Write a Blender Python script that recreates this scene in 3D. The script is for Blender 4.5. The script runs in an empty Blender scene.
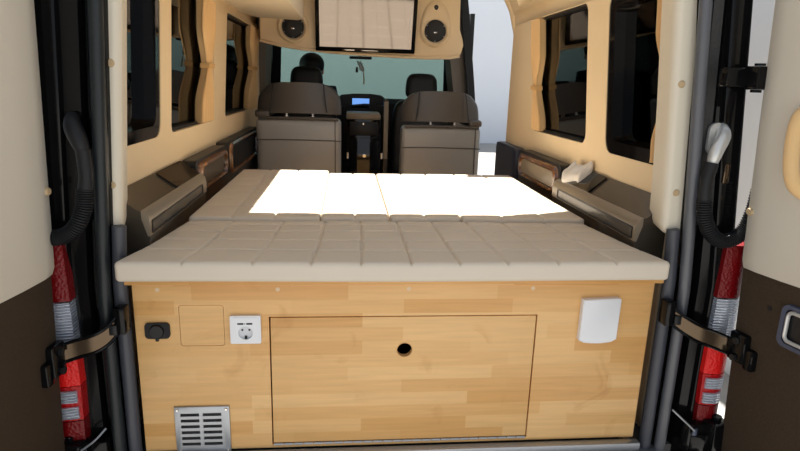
import bpy, bmesh, math, random
from mathutils import Vector, Matrix
random.seed(7)
SC = bpy.context.scene
C = SC.collection
PI = math.pi

# ------------------------------------------------------------------ materials
def nm(name):
    m = bpy.data.materials.new(name); m.use_nodes = True
    nt = m.node_tree
    return m, nt, nt.nodes['Principled BSDF']

def mat(name, col, rough=.5, metal=0, spec=.5, bump=0, bscale=60, vary=0, vscale=8, coat=0, sheen=0):
    m, nt, b = nm(name)
    b.inputs['Base Color'].default_value = (*col, 1)
    b.inputs['Roughness'].default_value = rough
    b.inputs['Metallic'].default_value = metal
    b.inputs['Specular IOR Level'].default_value = spec
    b.inputs['Coat Weight'].default_value = coat
    b.inputs['Coat Roughness'].default_value = .08
    b.inputs['Sheen Weight'].default_value = sheen
    tc = nt.nodes.new('ShaderNodeTexCoord')
    if vary:
        n = nt.nodes.new('ShaderNodeTexNoise'); n.inputs['Scale'].default_value = vscale; n.inputs['Detail'].default_value = 4
        nt.links.new(tc.outputs['Object'], n.inputs['Vector'])
        r = nt.nodes.new('ShaderNodeMapRange')
        r.inputs['To Min'].default_value = 1 - vary; r.inputs['To Max'].default_value = 1 + vary
        nt.links.new(n.outputs['Fac'], r.inputs['Value'])
        mx = nt.nodes.new('ShaderNodeMix'); mx.data_type = 'RGBA'; mx.blend_type = 'MULTIPLY'; mx.inputs['Factor'].default_value = 1
        mx.inputs['A'].default_value = (*col, 1)
        nt.links.new(r.outputs['Result'], mx.inputs['B']); nt.links.new(mx.outputs['Result'], b.inputs['Base Color'])
    if bump:
        n2 = nt.nodes.new('ShaderNodeTexNoise'); n2.inputs['Scale'].default_value = bscale; n2.inputs['Detail'].default_value = 3
        nt.links.new(tc.outputs['Object'], n2.inputs['Vector'])
        bp = nt.nodes.new('ShaderNodeBump'); bp.inputs['Strength'].default_value = bump; bp.inputs['Distance'].default_value = .002
        nt.links.new(n2.outputs['Fac'], bp.inputs['Height']); nt.links.new(bp.outputs['Normal'], b.inputs['Normal'])
    return m

def wood_mat(name, base, dark, light):
    """laminated beech board: horizontal staves in the x-z plane with grain"""
    m, nt, b = nm(name)
    N, L = nt.nodes.new, nt.links.new
    tc = N('ShaderNodeTexCoord')
    sep = N('ShaderNodeSeparateXYZ'); L(tc.outputs['Object'], sep.inputs[0])
    cmb = N('ShaderNodeCombineXYZ')
    add = N('ShaderNodeMath'); add.operation = 'ADD'
    L(sep.outputs['Z'], add.inputs[0]); L(sep.outputs['Y'], add.inputs[1])
    L(sep.outputs['X'], cmb.inputs['X']); L(add.outputs[0], cmb.inputs['Y'])
    br = N('ShaderNodeTexBrick'); L(cmb.outputs[0], br.inputs['Vector'])
    br.inputs['Scale'].default_value = 1; br.inputs['Mortar Size'].default_value = 0.0
    br.inputs['Brick Width'].default_value = .31; br.inputs['Row Height'].default_value = .041
    br.offset = .37; br.offset_frequency = 2; br.squash = 1.35; br.squash_frequency = 3
    br.inputs['Color1'].default_value = (*dark, 1); br.inputs['Color2'].default_value = (*light, 1)
    br.inputs['Bias'].default_value = 0.0
    mp = N('ShaderNodeMapping'); mp.inputs['Scale'].default_value = (5, 90, 1); L(cmb.outputs[0], mp.inputs['Vector'])
    ns = N('ShaderNodeTexNoise'); ns.inputs['Scale'].default_value = 1; ns.inputs['Detail'].default_value = 5; L(mp.outputs[0], ns.inputs['Vector'])
    rg = N('ShaderNodeMapRange'); rg.inputs['To Min'].default_value = .84; rg.inputs['To Max'].default_value = 1.14; L(ns.outputs['Fac'], rg.inputs['Value'])
    n2 = N('ShaderNodeTexNoise'); n2.inputs['Scale'].default_value = 7; n2.inputs['Detail'].default_value = 5; n2.inputs['Distortion'].default_value = 1.2
    L(cmb.outputs[0], n2.inputs['Vector'])
    rp = N('ShaderNodeValToRGB'); rp.color_ramp.elements[0].position = .62; rp.color_ramp.elements[1].position = .78
    rp.color_ramp.elements[0].color = (1, 1, 1, 1); rp.color_ramp.elements[1].color = (.86, .78, .70, 1)
    L(n2.outputs['Fac'], rp.inputs['Fac'])
    mA = N('ShaderNodeMix'); mA.data_type = 'RGBA'; mA.inputs['Factor'].default_value = .85
    mA.inputs['A'].default_value = (*base, 1); L(br.outputs['Color'], mA.inputs['B'])
    mB = N('ShaderNodeMix'); mB.data_type = 'RGBA'; mB.blend_type = 'MULTIPLY'; mB.inputs['Factor'].default_value = 1
    L(mA.outputs['Result'], mB.inputs['A']); L(rg.outputs['Result'], mB.inputs['B'])
    mC = N('ShaderNodeMix'); mC.data_type = 'RGBA'; mC.blend_type = 'MULTIPLY'; mC.inputs['Factor'].default_value = 1
    L(mB.outputs['Result'], mC.inputs['A']); L(rp.outputs['Color'], mC.inputs['B'])
    L(mC.outputs['Result'], b.inputs['Base Color'])
    b.inputs['Roughness'].default_value = .38; b.inputs['Specular IOR Level'].default_value = .4
    return m

def glass_mat(name, tint, refl=1.0):
    m = bpy.data.materials.new(name); m.use_nodes = True
    nt = m.node_tree; nt.nodes.clear()
    N, L = nt.nodes.new, nt.links.new
    o = N('ShaderNodeOutputMaterial'); t = N('ShaderNodeBsdfTransparent'); t.inputs['Color'].default_value = (*tint, 1)
    g = N('ShaderNodeBsdfGlossy'); g.inputs['Roughness'].default_value = .02; g.inputs['Color'].default_value = (refl, refl, refl, 1)
    f = N('ShaderNodeFresnel'); f.inputs['IOR'].default_value = 1.5
    x = N('ShaderNodeMixShader'); L(f.outputs[0], x.inputs['Fac']); L(t.outputs[0], x.inputs[1]); L(g.outputs[0], x.inputs[2]); L(x.outputs[0], o.inputs['Surface'])
    return m

def carbon_wood(name):
    m, nt, b = nm(name)
    N, L = nt.nodes.new, nt.links.new
    tc = N('ShaderNodeTexCoord'); w = N('ShaderNodeTexWave'); w.inputs['Scale'].default_value = 9; w.inputs['Distortion'].default_value = 6; w.inputs['Detail'].default_value = 3
    L(tc.outputs['Object'], w.inputs['Vector'])
    r = N('ShaderNodeValToRGB'); r.color_ramp.elements[0].color = (.10, .035, .012, 1); r.color_ramp.elements[1].color = (.42, .19, .075, 1)
    L(w.outputs['Fac'], r.inputs['Fac']); L(r.outputs['Color'], b.inputs['Base Color'])
    b.inputs['Roughness'].default_value = .25; b.inputs['Coat Weight'].default_value = .6
    return m

def lens_mat(name, col):
    m, nt, b = nm(name); N, L = nt.nodes.new, nt.links.new
    tc = N('ShaderNodeTexCoord'); v = N('ShaderNodeTexVoronoi'); v.inputs['Scale'].default_value = 130
    L(tc.outputs['Object'], v.inputs['Vector'])
    bp = N('ShaderNodeBump'); bp.inputs['Strength'].default_value = .5; bp.inputs['Distance'].default_value = .003
    L(v.outputs['Distance'], bp.inputs['Height']); L(bp.outputs['Normal'], b.inputs['Normal'])
    b.inputs['Base Color'].default_value = (*col, 1); b.inputs['Roughness'].default_value = .3; b.inputs['Specular IOR Level'].default_value = .3
    return m
M = {}
M['cream'] = mat('cream_vinyl', (.80, .62, .385), .55, spec=.3, bump=.10, bscale=220, vary=.03)
M['cream_dark'] = mat('cream_console', (.74, .57, .35), .5, spec=.35, bump=.06, bscale=200)
M['trim'] = mat('pale_cream_trim', (.70, .63, .505), .5, spec=.35, bump=.06, bscale=240)
M['door_cream'] = mat('door_cream', (.60, .55, .465), .6, spec=.3, bump=.06, bscale=200)
M['door_brown'] = mat('brown_carpet', (.060, .042, .027), .9, spec=.15, bump=.6, bscale=420, vary=.25, vscale=160)
M['curtain'] = mat('curtain_gold', (.74, .49, .235), .8, spec=.15, bump=.15, bscale=300, sheen=.2)
M['tie'] = mat('curtain_tie', (.66, .40, .17), .8, spec=.15)
M['wood'] = wood_mat('beech_board', (.76, .44, .170), (.68, .36, .118), (.83, .53, .235))
M['wood_edge'] = wood_mat('beech_edge', (.70, .37, .12), (.64, .33, .10), (.73, .41, .15))
M['leather'] = mat('ivory_leatherette', (.66, .58, .475), .50, spec=.35, bump=.12, bscale=190, vary=.04, vscale=5)
M['seat'] = mat('dark_leather', (.066, .059, .053), .36, spec=.6, bump=.15, bscale=170)
M['seat_back'] = mat('grey_seat_shell', (.27, .28, .285), .34, spec=.7, bump=.08, bscale=170)
M['cab_seat'] = mat('black_leather', (.018, .018, .019), .45, spec=.45, bump=.15, bscale=170)
M['black'] = mat('satin_black', (.010, .010, .011), .42, spec=.4)
M['gloss'] = mat('gloss_black_paint', (.0045, .0045, .005), .12, spec=.22)
M['sealer'] = mat('speckled_black', (.035, .034, .034), .45, spec=.5, bump=1.0, bscale=330, vary=.7, vscale=300)
M['rubber'] = mat('rubber', (.010, .0105, .012), .5, spec=.3)
M['rubber_grey'] = mat('grey_rubber', (.048, .052, .066), .42, spec=.5)
M['seal_lit'] = mat('lit_grey_rubber', (.095, .098, .11), .38, spec=.6)  # grey rubber made paler in colour for the light falling on it
M['seal_teal'] = mat('seal_teal', (.014, .018, .020), .4, spec=.35)
M['shelf'] = mat('dark_bronze_plastic', (.062, .050, .036), .26, spec=.6, bump=.05, bscale=300)
M['shelf_face'] = mat('taupe_plastic', (.27, .215, .150), .32, spec=.5)
M['piano'] = mat('piano_black', (.008, .007, .007), .06, spec=.5)
M['navy'] = mat('navy_plastic', (.018, .022, .040), .45, spec=.4)
M['veneer'] = carbon_wood('burr_veneer')
M['chrome'] = mat('chrome', (.75, .74, .72), .15, 1)
M['brass'] = mat('brass', (.75, .52, .20), .25, 1)
M['alu'] = mat('brushed_aluminium', (.42, .44, .47), .42, .8)
M['silver'] = mat('silver_plastic', (.62, .62, .60), .3, .5)
M['white'] = mat('white_plastic', (.80, .81, .83), .35, spec=.5)
M['white_shaded'] = mat('shaded_white_plastic', (.66, .67, .70), .4)  # white plastic darkened to paint the shade inside the socket well
M['steel_strap'] = mat('strap_wood_reflection', (.105, .074, .048), .16, .85)  # bronze tint stands for the wood panel reflected in the black strap
M['red'] = lens_mat('red_lens', (.42, .004, .006))
M['red_dark'] = lens_mat('dark_red_lens', (.17, .003, .005))
M['red_sunlit'] = lens_mat('sunlit_red_lens', (.78, .013, .012))  # red lens colour brightened to stand for the sun glowing in it
M['plug'] = mat('tan_plug', (.50, .36, .20), .5)
M['tv'] = mat('mirror_dark_screen', (.17, .155, .15), .06, .95)
M['plug_wood'] = mat('pale_wood_plug', (.74, .56, .36), .5)
M['grille'] = mat('speaker_grille', (.010, .010, .011), .55, bump=1.0, bscale=500)
M['screen'] = None
M['skin'] = mat('skin', (.50, .29, .19), .55)
M['hair'] = mat('black_hair', (.008, .007, .007), .5, bump=.6, bscale=200)
M['shirt'] = mat('navy_shirt', (.012, .016, .030), .8)
M['trousers'] = mat('dark_trousers', (.02, .02, .022), .85)
M['shoe'] = mat('shoe_black', (.012, .012, .012), .5)
M['headliner'] = mat('headliner', (.72, .60, .42), .8)
M['pillar_grey'] = mat('pillar_grey_brown', (.20, .175, .15), .6, bump=.2, bscale=200)
M['concrete'] = mat('pale_concrete', (.32, .315, .305), .9, bump=.3, bscale=30, vary=.05, vscale=2)
M['plaster'] = mat('white_plaster', (.72, .75, .80), .9, bump=.1, bscale=20, vary=.02, vscale=1.5)
M['floor'] = mat('grey_floor', (.10, .095, .09), .6)
M['glass_dark'] = glass_mat('privacy_glass', (.018, .022, .022))
M['glass_teal'] = glass_mat('windscreen_glass', (.58, .69, .63), .8)
M['cloth'] = mat('crumpled_plastic', (.72, .68, .62), .3, spec=.5)
M['blue_black'] = mat('blue_black_plastic', (.05, .065, .11), .3, spec=.5)
m, nt, b = nm('lit_screen')
b.inputs['Base Color'].default_value = (.02, .05, .1, 1); b.inputs['Roughness'].default_value = .2
b.inputs['Emission Color'].default_value = (.16, .36, .85, 1); b.inputs['Emission Strength'].default_value = .75
M['screen'] = m
m, nt, b = nm('clear_ribbed_lens')
N, L = nt.nodes.new, nt.links.new
tc = N('ShaderNodeTexCoord'); w = N('ShaderNodeTexWave'); w.bands_direction = 'Z'; w.inputs['Scale'].default_value = 38; w.inputs['Distortion'].default_value = .8
L(tc.outputs['Object'], w.inputs['Vector'])
bp = N('ShaderNodeBump'); bp.inputs['Strength'].default_value = .9; bp.inputs['Distance'].default_value = .006
L(w.outputs['Fac'], bp.inputs['Height']); L(bp.outputs['Normal'], b.inputs['Normal'])
b.inputs['Base Color'].default_value = (.74, .80, .92, 1); b.inputs['Metallic'].default_value = .5; b.inputs['Roughness'].default_value = .18
M['clear'] = m

# ------------------------------------------------------------------ mesh helpers
def finish(bm, name, m, parent=None, smooth=40, loc=None):
    bmesh.ops.recalc_face_normals(bm, faces=bm.faces)
    me = bpy.data.meshes.new(name); bm.to_mesh(me); bm.free()
    if smooth:
        me.polygons.foreach_set('use_smooth', [True] * len(me.polygons))
        me.set_sharp_from_angle(angle=math.radians(smooth))
    me.materials.append(m)
    o = bpy.data.objects.new(name, me); C.objects.link(o)
    if parent is not None:
        o.parent = parent
    if loc: o.location = loc
    return o

def B(): return bmesh.new()

def box(bm, x0, x1, y0, y1, z0, z1, bev=0, seg=2, mtx=None):
    r = bmesh.ops.create_cube(bm, size=1)
    vs = r['verts']
    bmesh.ops.scale(bm, vec=(x1 - x0, y1 - y0, z1 - z0), verts=vs)
    bmesh.ops.translate(bm, vec=((x0 + x1) / 2, (y0 + y1) / 2, (z0 + z1) / 2), verts=vs)
    if bev:
        es = list({e for v in vs for e in v.link_edges})
        g = bmesh.ops.bevel(bm, geom=es, offset=bev, segments=seg, affect='EDGES', profile=.5)
        vs = list({v for f in g['faces'] for v in f.verts} | {v for v in vs if v.is_valid})
    if mtx is not None:
        bmesh.ops.transform(bm, matrix=mtx, verts=[v for v in vs if v.is_valid])
    return vs

def loft(bm, rings, cap=True, closed=True):
    """rings: lists of points with equal counts"""
    R = [[bm.verts.new(p) for p in r] for r in rings]
    n = len(R[0])
    for a, b_ in zip(R, R[1:]):
        for i in range(n if closed else n - 1):
            j = (i + 1) % n
            bm.faces.new((a[i], a[j], b_[j], b_[i]))
    if cap and closed:
        bm.faces.new(list(reversed(R[0]))); bm.faces.new(R[-1])
    return R

def prism(bm, pts, axis, a, b_):
    """extrude 2-D outline along axis ('x': pts=(y,z), 'y': pts=(x,z), 'z': pts=(x,y))"""
    def P(u, v, w):
        return {'x': (w, u, v), 'y': (u, w, v), 'z': (u, v, w)}[axis]
    return loft(bm, [[P(u, v, a) for u, v in pts], [P(u, v, b_) for u, v in pts]])

def rrect(u0, u1, v0, v1, r, n=5):
    out = []
    for cx, cy, a0 in ((u1 - r, v1 - r, 0), (u0 + r, v1 - r, 90), (u0 + r, v0 + r, 180), (u1 - r, v0 + r, 270)):
        for k in range(n + 1):
            a = math.radians(a0 + 90 * k / n)
            out.append((cx + r * math.cos(a), cy + r * math.sin(a)))
    return out

def catmull(pts, n=8):
    P = [Vector(p) for p in pts]; P = [P[0] * 2 - P[1]] + P + [P[-1] * 2 - P[-2]]
    out = []
    for i in range(1, len(P) - 2):
        for k in range(n):
            t = k / n
            a, b_, c, d = P[i - 1], P[i], P[i + 1], P[i + 2]
            out.append(.5 * ((2 * b_) + (c - a) * t + (2 * a - 5 * b_ + 4 * c - d) * t * t + (3 * b_ - a - 3 * c + d) * t ** 3))
    out.append(P[-2]); return out

def tube(bm, path, rad, n=12, flat=None, cap=True):
    """sweep; rad = number or function of index; flat = (w, h) rectangle-ish section"""
    path = [Vector(p) for p in path]
    t0 = (path[1] - path[0]).normalized()
    up = Vector((0, 0, 1)) if abs(t0.z) < .9 else Vector((0, 1, 0))
    nx = t0.cross(up).normalized()
    rings = []
    for i, p in enumerate(path):
        t = (path[min(i + 1, len(path) - 1)] - path[max(i - 1, 0)]).normalized()
        nx = (nx - t * nx.dot(t)).normalized(); ny = t.cross(nx)
        r = rad(i) if callable(rad) else rad
        if flat:
            w, h = flat
            rings.append([p + nx * u * w + ny * v * h for u, v in ((-.5, -.5), (.5, -.5), (.5, .5), (-.5, .5))])
        else:
            rings.append([p + nx * r * math.cos(2 * PI * k / n) + ny * r * math.sin(2 * PI * k / n) for k in range(n)])
    loft(bm, rings, cap)

def cyl(bm, p0, p1, r, n=24): tube(bm, [p0, p1], r, n)

def lathe(bm, prof, origin, axis='y', n=40):
    """prof: (radius, along) pairs, closed solid"""
    o = Vector(origin); rings = []
    for k in range(n):
        a = 2 * PI * k / n; ca, sa = math.cos(a), math.sin(a)
        ring = []
        for r, h in prof:
            ring.append(o + {'y': Vector((r * ca, h, r * sa)), 'z': Vector((r * ca, r * sa, h)), 'x': Vector((h, r * ca, r * sa))}[axis])
        rings.append(ring)
    R = [[bm.verts.new(p) for p in r] for r in rings]
    m_ = len(prof)
    for i in range(n):
        a, b_ = R[i], R[(i + 1) % n]
        for j in range(m_ - 1):
            bm.faces.new((a[j], b_[j], b_[j + 1], a[j + 1]))
    bmesh.ops.remove_doubles(bm, verts=bm.verts, dist=1e-6)

def rbox(bm, lo, hi, r, nx=10, ny=10, nz=6, fn=None):
    """rounded box as a dense grid, fn(point)->offset for shaping"""
    lo, hi = Vector(lo), Vector(hi); ilo, ihi = lo + Vector((r,) * 3), hi - Vector((r,) * 3)
    cache = {}
    def V(i, j, k):
        key = (i, j, k)
        if key in cache: return cache[key]
        def g(t, n):                       # denser near the rim
            t = t / n
            return t
        p = Vector((lo.x + (hi.x - lo.x) * g(i, nx), lo.y + (hi.y - lo.y) * g(j, ny), lo.z + (hi.z - lo.z) * g(k, nz)))
        q = Vector([max(ilo[a], min(ihi[a], p[a])) for a in range(3)])
        d = p - q
        p2 = q + d.normalized() * r if d.length > 1e-9 else p
        if fn: p2 = fn(p2)
        cache[key] = bm.verts.new(p2); return cache[key]
    for i in range(nx):
        for j in range(ny):
            bm.faces.new((V(i, j, 0), V(i, j + 1, 0), V(i + 1, j + 1, 0), V(i + 1, j, 0)))
            bm.faces.new((V(i, j, nz), V(i + 1, j, nz), V(i + 1, j + 1, nz), V(i, j + 1, nz)))
    for i in range(nx):
        for k in range(nz):
            bm.faces.new((V(i, 0, k), V(i + 1, 0, k), V(i + 1, 0, k + 1), V(i, 0, k + 1)))
            bm.faces.new((V(i, ny, k), V(i, ny, k + 1), V(i + 1, ny, k + 1), V(i + 1, ny, k)))
    for j in range(ny):
        for k in range(nz):
            bm.faces.new((V(0, j, k), V(0, j, k + 1), V(0, j + 1, k + 1), V(0, j + 1, k)))
            bm.faces.new((V(nx, j, k), V(nx, j + 1, k), V(nx, j + 1, k + 1), V(nx, j, k + 1)))

def cut(o, cutters, smooth=40):
    """boolean-subtract bmesh cutters from o and bake the result"""
    tmp = []
    for k, bmc in enumerate(cutters):
        c = finish(bmc, 'cutter', M['black'], smooth=0); tmp.append(c)
        md = o.modifiers.new('b', 'BOOLEAN'); md.object = c; md.operation = 'DIFFERENCE'; md.solver = 'EXACT'
    dg = bpy.context.evaluated_depsgraph_get(); dg.update()
    me = bpy.data.meshes.new_from_object(o.evaluated_get(dg))
    o.modifiers.clear(); old = o.data; o.data = me; me.name = old.name
    bpy.data.meshes.remove(old)
    me.polygons.foreach_set('use_smooth', [True] * len(me.polygons)); me.set_sharp_from_angle(angle=math.radians(smooth))
    for c in tmp:
        md_ = c.data; bpy.data.objects.remove(c); bpy.data.meshes.remove(md_)
    return o

def tag(o, label=None, cat=None, group=None, kind=None):
    if label: o['label'] = label
    if cat: o['category'] = cat
    if group: o['group'] = group
    if kind: o['kind'] = kind
    return o

def thing(name, label, cat, loc=(0, 0, 0), group=None, kind=None):
    o = bpy.data.objects.new(name, None); C.objects.link(o); o.location = loc
    o.empty_display_size = .1
    return tag(o, label, cat, group, kind)

def part(bm, name, m, t, label=None, smooth=40):
    """bm is in world coordinates; it becomes a child of t (t unrotated)"""
    w = Vector((0, 0, 0)); p = t
    while p is not None:
        w += p.location; p = p.parent
    bmesh.ops.translate(bm, vec=-w, verts=bm.verts)
    o = finish(bm, name, m, t, smooth)
    if label: o['label'] = label
    return o

def struct(bm, name, m, label, cat='structure', smooth=40):
    return tag(finish(bm, name, m, None, smooth), label, cat, None, 'structure')

# ------------------------------------------------------------------ outdoors
bm = B(); box(bm, -25, 25, -25, 25, -.82, -.62)
struct(bm, 'ground', M['concrete'], 'pale concrete ground the van is parked on', 'ground')
bm = B(); box(bm, -14, 20, 15, 15.3, -.62, 7)
struct(bm, 'wall_far', M['plaster'], 'white wall far ahead seen through the open side door', 'wall')
bm = B(); box(bm, 2.15, 2.4, -1.2, 4.6, -.62, 2.6)
struct(bm, 'wall_beside', M['plaster'], 'white wall close beside the right of the van, seen past the right rear door', 'wall')

# ------------------------------------------------------------------ van shell
bm = B(); box(bm, -.95, .95, .0, 4.4, -.10, -.035)
struct(bm, 'floor', M['floor'], 'grey van floor under the bed cabinet', 'floor')

o = finish((lambda b_: (box(b_, -.86, .86, 0.0, 3.15, 1.72, 1.80), b_)[1])(B()), 'ceiling', M['headliner'])
k = B(); box(k, -.50, .855, .79, 2.06, 1.5, 1.9)  # invented roof opening, out of view, shaped to throw the sun patch on the cushions
cut(o, [k]); tag(o, 'cream ceiling of the van with an added unseen opening to let the sun in', 'ceiling', None, 'structure')
bm = B(); box(bm, -.92, .56, 2.96, 3.15, 1.60, 1.72); prism(bm, [(-.90, 3.15), (.66, 3.15), (.82, 4.14), (-.90, 4.14)], 'z', 1.52, 1.60)
struct(bm, 'ceiling_cab', M['headliner'], 'headliner above the driver cab', 'ceiling')

def side_wall(s, name, y0, y1, holes, label, hatch=None):
    prof = [(.80, -.08), (.80, 1.37), (.79, 1.43), (.755, 1.51), (.70, 1.60), (.60, 1.68), (.60, 1.72), (.86, 1.72), (.88, 1.2), (.88, -.08)]
    if s < 0: prof = [(.80, -.08), (.80, 1.42), (.79, 1.50), (.74, 1.60), (.62, 1.68), (.62, 1.72), (.86, 1.72), (.88, 1.2), (.88, -.08)]
    b_ = B(); prism(b_, [(s * x, z) for x, z in prof], 'y', y0, y1)
    o = finish(b_, name, M['cream'], smooth=50)
    cs = []
    for (a, b2, z0, z1, r) in holes:
        k = B(); prism(k, rrect(a, b2, z0, z1, r), 'x', s * .70, s * .95); cs.append(k)
    if hatch:  # wall top cut away so sun from the added roof opening gets past
        k = B(); box(k, *hatch); cs.append(k)
    cut(o, cs, 50)
    # soft rim on the cut edges
    return tag(o, label, 'wall', None, 'structure')

LW = [(.06, .575, .833, 1.372, .05), (.70, 1.38, .833, 1.368, .03), (1.66, 2.74, .833, 1.362, .03)]
RW = [(.10, .585, .808, 1.36, .05), (.765, 1.45, .817, 1.358, .045)]
side_wall(-1, 'wall_left', .10, 2.86, LW, 'cream padded left side wall with three dark windows')
side_wall(1, 'wall_right', .10, 1.93, RW, 'cream padded right side wall ending at the open side door', (.30, .85, .79, 1.62, 1.44, 1.9))

# rounded front end of right wall
bm = B(); tube(bm, [(.835, 1.93, .50), (.835, 1.93, .66), (.850, 1.93, .95), (.845, 1.93, 1.30), (.80, 1.93, 1.46), (.745, 1.93, 1.56), (.70, 1.93, 1.66)], .036, 14)
struct(bm, 'trim_door_edge', M['cream'], 'rounded cream edge of the right wall beside the side door opening', 'trim')

def window(n, s, y0, y1, z0, z1, r, fw, label, deep=.0):
    t = thing('window_%d' % n, label, 'window', (s * .84, (y0 + y1) / 2, z0), None, 'structure')
    b_ = B()
    xo = s * .87; xi = s * (.815 - deep)
    outer = rrect(y0, y1, z0, z1, r); inner = rrect(y0 + fw, y1 - fw, z0 + fw, z1 - fw, max(r - fw * .3, .012))
    loft(b_, [[(xi, u, v) for u, v in outer], [(xi, u, v) for u, v in inner], [(xo, u, v) for u, v in inner], [(xo, u, v) for u, v in outer], [(xi, u, v) for u, v in outer]], cap=False)
    bmesh.ops.remove_doubles(b_, verts=b_.verts, dist=1e-6)
    part(b_, 'window_frame', M['black'] if not deep else M['piano'], t)
    b_ = B(); prism(b_, inner, 'x', s * .842, s * .848)
    part(b_, 'pane', M['glass_dark'], t)
    return t
window(1, -1, *LW[0], .040, 'rearmost dark window in the left wall, with a thick black frame', .012)
window(2, -1, *LW[1], .012, 'dark left window with a tied tan curtain near its middle front edge')
window(3, -1, *LW[2], .012, 'dark left window nearest the driver cab')
window(4, 1, *RW[0], .045, 'rear dark window in the right wall, with a thick black frame', .012)
window(5, 1, *RW[1], .012, 'dark right window beside the open side door')

# overhead duct along the left roof edge
bm = B()
prism(bm, [(-.803, 1.415), (-.70, 1.392), (-.46, 1.384), (-.43, 1.390), (-.423, 1.41), (-.423, 1.715), (-.803, 1.715)], 'y', .25, 2.22)
struct(bm, 'trim_overhead', M['headliner'], 'cream overhead duct running along the left roof edge', 'trim')

# cab side walls with door windows, pillars, windscreen
for s, nme, n in ((-1, 'left', 6), (1, 'right', 7)):
    b_ = B(); y0 = 2.86 if s < 0 else 3.41
    prism(b_, [(y0, -.035), (y0, 1.60), (4.05, 1.60), (4.50, .95), (4.50, -.035)], 'x', s * .85, s * .885)
    o = finish(b_, 'wall_cab_' + nme, M['black'])
    k = B(); prism(k, [(3.52, .80), (3.52, 1.45), (3.98, 1.45), (4.30, .95), (4.28, .80)], 'x', s * .8, s * 1.05)
    cut(o, [k]); tag(o, 'black cab door wall on the %s side' % nme, 'wall', None, 'structure')
    b_ = B(); prism(b_, [(3.52, .80), (3.52, 1.45), (3.98, 1.45), (4.30, .95), (4.28, .80)], 'x', s * .866, s * .871)
    struct(b_, 'window_%d' % n, M['glass_teal'], 'tinted window of the %s cab door' % nme, 'window')
    b_ = B()
    loft(b_, [[(s * (x - d), y - e, z) for x, y in ((.80, 4.30), (.87, 4.24), (.87, 4.42), (.82, 4.44))] for d, e, z in ((0, 0, .80), (.01, .05, .95), (.06, .30, 1.53))])
    struct(b_, 'trim_windscreen_' + nme, M['black'], 'black windscreen pillar on the %s' % nme, 'trim')
# middle pillars
bm = B(); loft(bm, [[(-x, y, z) for x, y in ((xi, 2.87), (xi - .01, 3.14), (.90, 3.20), (.90, 2.87))] for xi, z in ((.79, -.03), (.77, .75), (.74, 1.2), (.72, 1.60))])
struct(bm, 'trim_pillar_left', M['pillar_grey'], 'grey brown middle pillar behind the driver seat', 'trim')
bm = B(); loft(bm, [[(x, y, z) for x, y in ((xi - .125, 3.12), (xi - .125, 3.38), (xi, 3.40), (xi, 3.10))] for xi, z in ((.83, -.03), (.84, .60), (.805, 1.0), (.745, 1.40), (.71, 1.62), (.695, 1.72))])
struct(bm, 'trim_pillar_right', M['pillar_grey'], 'grey middle pillar at the front edge of the open side door', 'trim')
bm = B()
tube(bm, catmull([(.845, 3.08, -.03), (.845, 3.08, .60), (.812, 3.07, .96), (.765, 3.06, 1.30), (.722, 3.05, 1.60), (.70, 3.045, 1.72)], 6), 0, flat=(.055, .07))
tube(bm, catmull([(.815, 3.05, -.03), (.815, 3.05, .60), (.782, 3.04, .96), (.735, 3.03, 1.30), (.692, 3.02, 1.60), (.67, 3.015, 1.72)], 6), .011, 8)
struct(bm, 'trim_door_seal', M['rubber'], 'black rubber door seal down the right middle pillar', 'trim')
bm = B()
prism(bm, [(4.43, .86), (4.07, 1.53), (4.08, 1.535), (4.44, .865)], 'x', -.86, .86)
struct(bm, 'window_8', M['glass_teal'], 'green tinted windscreen at the front of the cab', 'window')

bm = B(); box(bm, -.88, .88, 4.45, 4.52, -.10, .87)
struct(bm, 'wall_front', M['black'], 'black bulkhead below the windscreen', 'wall')

# ------------------------------------------------------------------ rear opening: body corners, trims, seals
def zx(z, x0, zb, k): return x0 if z < zb else x0 - k * (z - zb)
def corner(s, name, label):
    rings = []
    for z in (-.25, -.1, .2, .50, .62, .8, 1.0, 1.25, 1.6, 1.9):
        xo = zx(z, .955, .50, .10 if s > 0 else .06); xs = zx(z, .80 if s > 0 else .777, .50, .065)
        if s < 0: xo -= .012
        pts = [(xs - .008, .06), (xs - .008, .005), (xs - .004, -.008), (xs + .012, -.012), (xs + .018, .02), (xs + .050, .022), (xs + .056, -.004),
               (xo - .075, -.008), (xo - .070, -.022), (xo - .055, -.026), (xo - .012, -.018), (xo, .0), (xo + .006, .25), (xs + .06, .25), (xs + .06, .06)]
        rings.append([(s * x, y, z) for x, y in pts])
    b_ = B(); loft(b_, rings)
    return struct(b_, name, M['gloss'], label, 'body pillar', 35)
corner(-1, 'trim_corner_left', 'gloss black rear body corner of the van on the left')
corner(1, 'trim_corner_right', 'gloss black rear body corner of the van on the right')
# speckled sealer strip on the right corner
bm = B()
loft(bm, [[(zx(z, x, .5, .065), y, z) for x, y in ((.822, -.002), (.850, -.002), (.850, .018), (.822, .018))] for z in (.70, 1.0, 1.3, 1.6, 1.9)])
struct(bm, 'trim_sealer', M['sealer'], 'speckled black sealer strip on the right rear body corner', 'trim')

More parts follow.
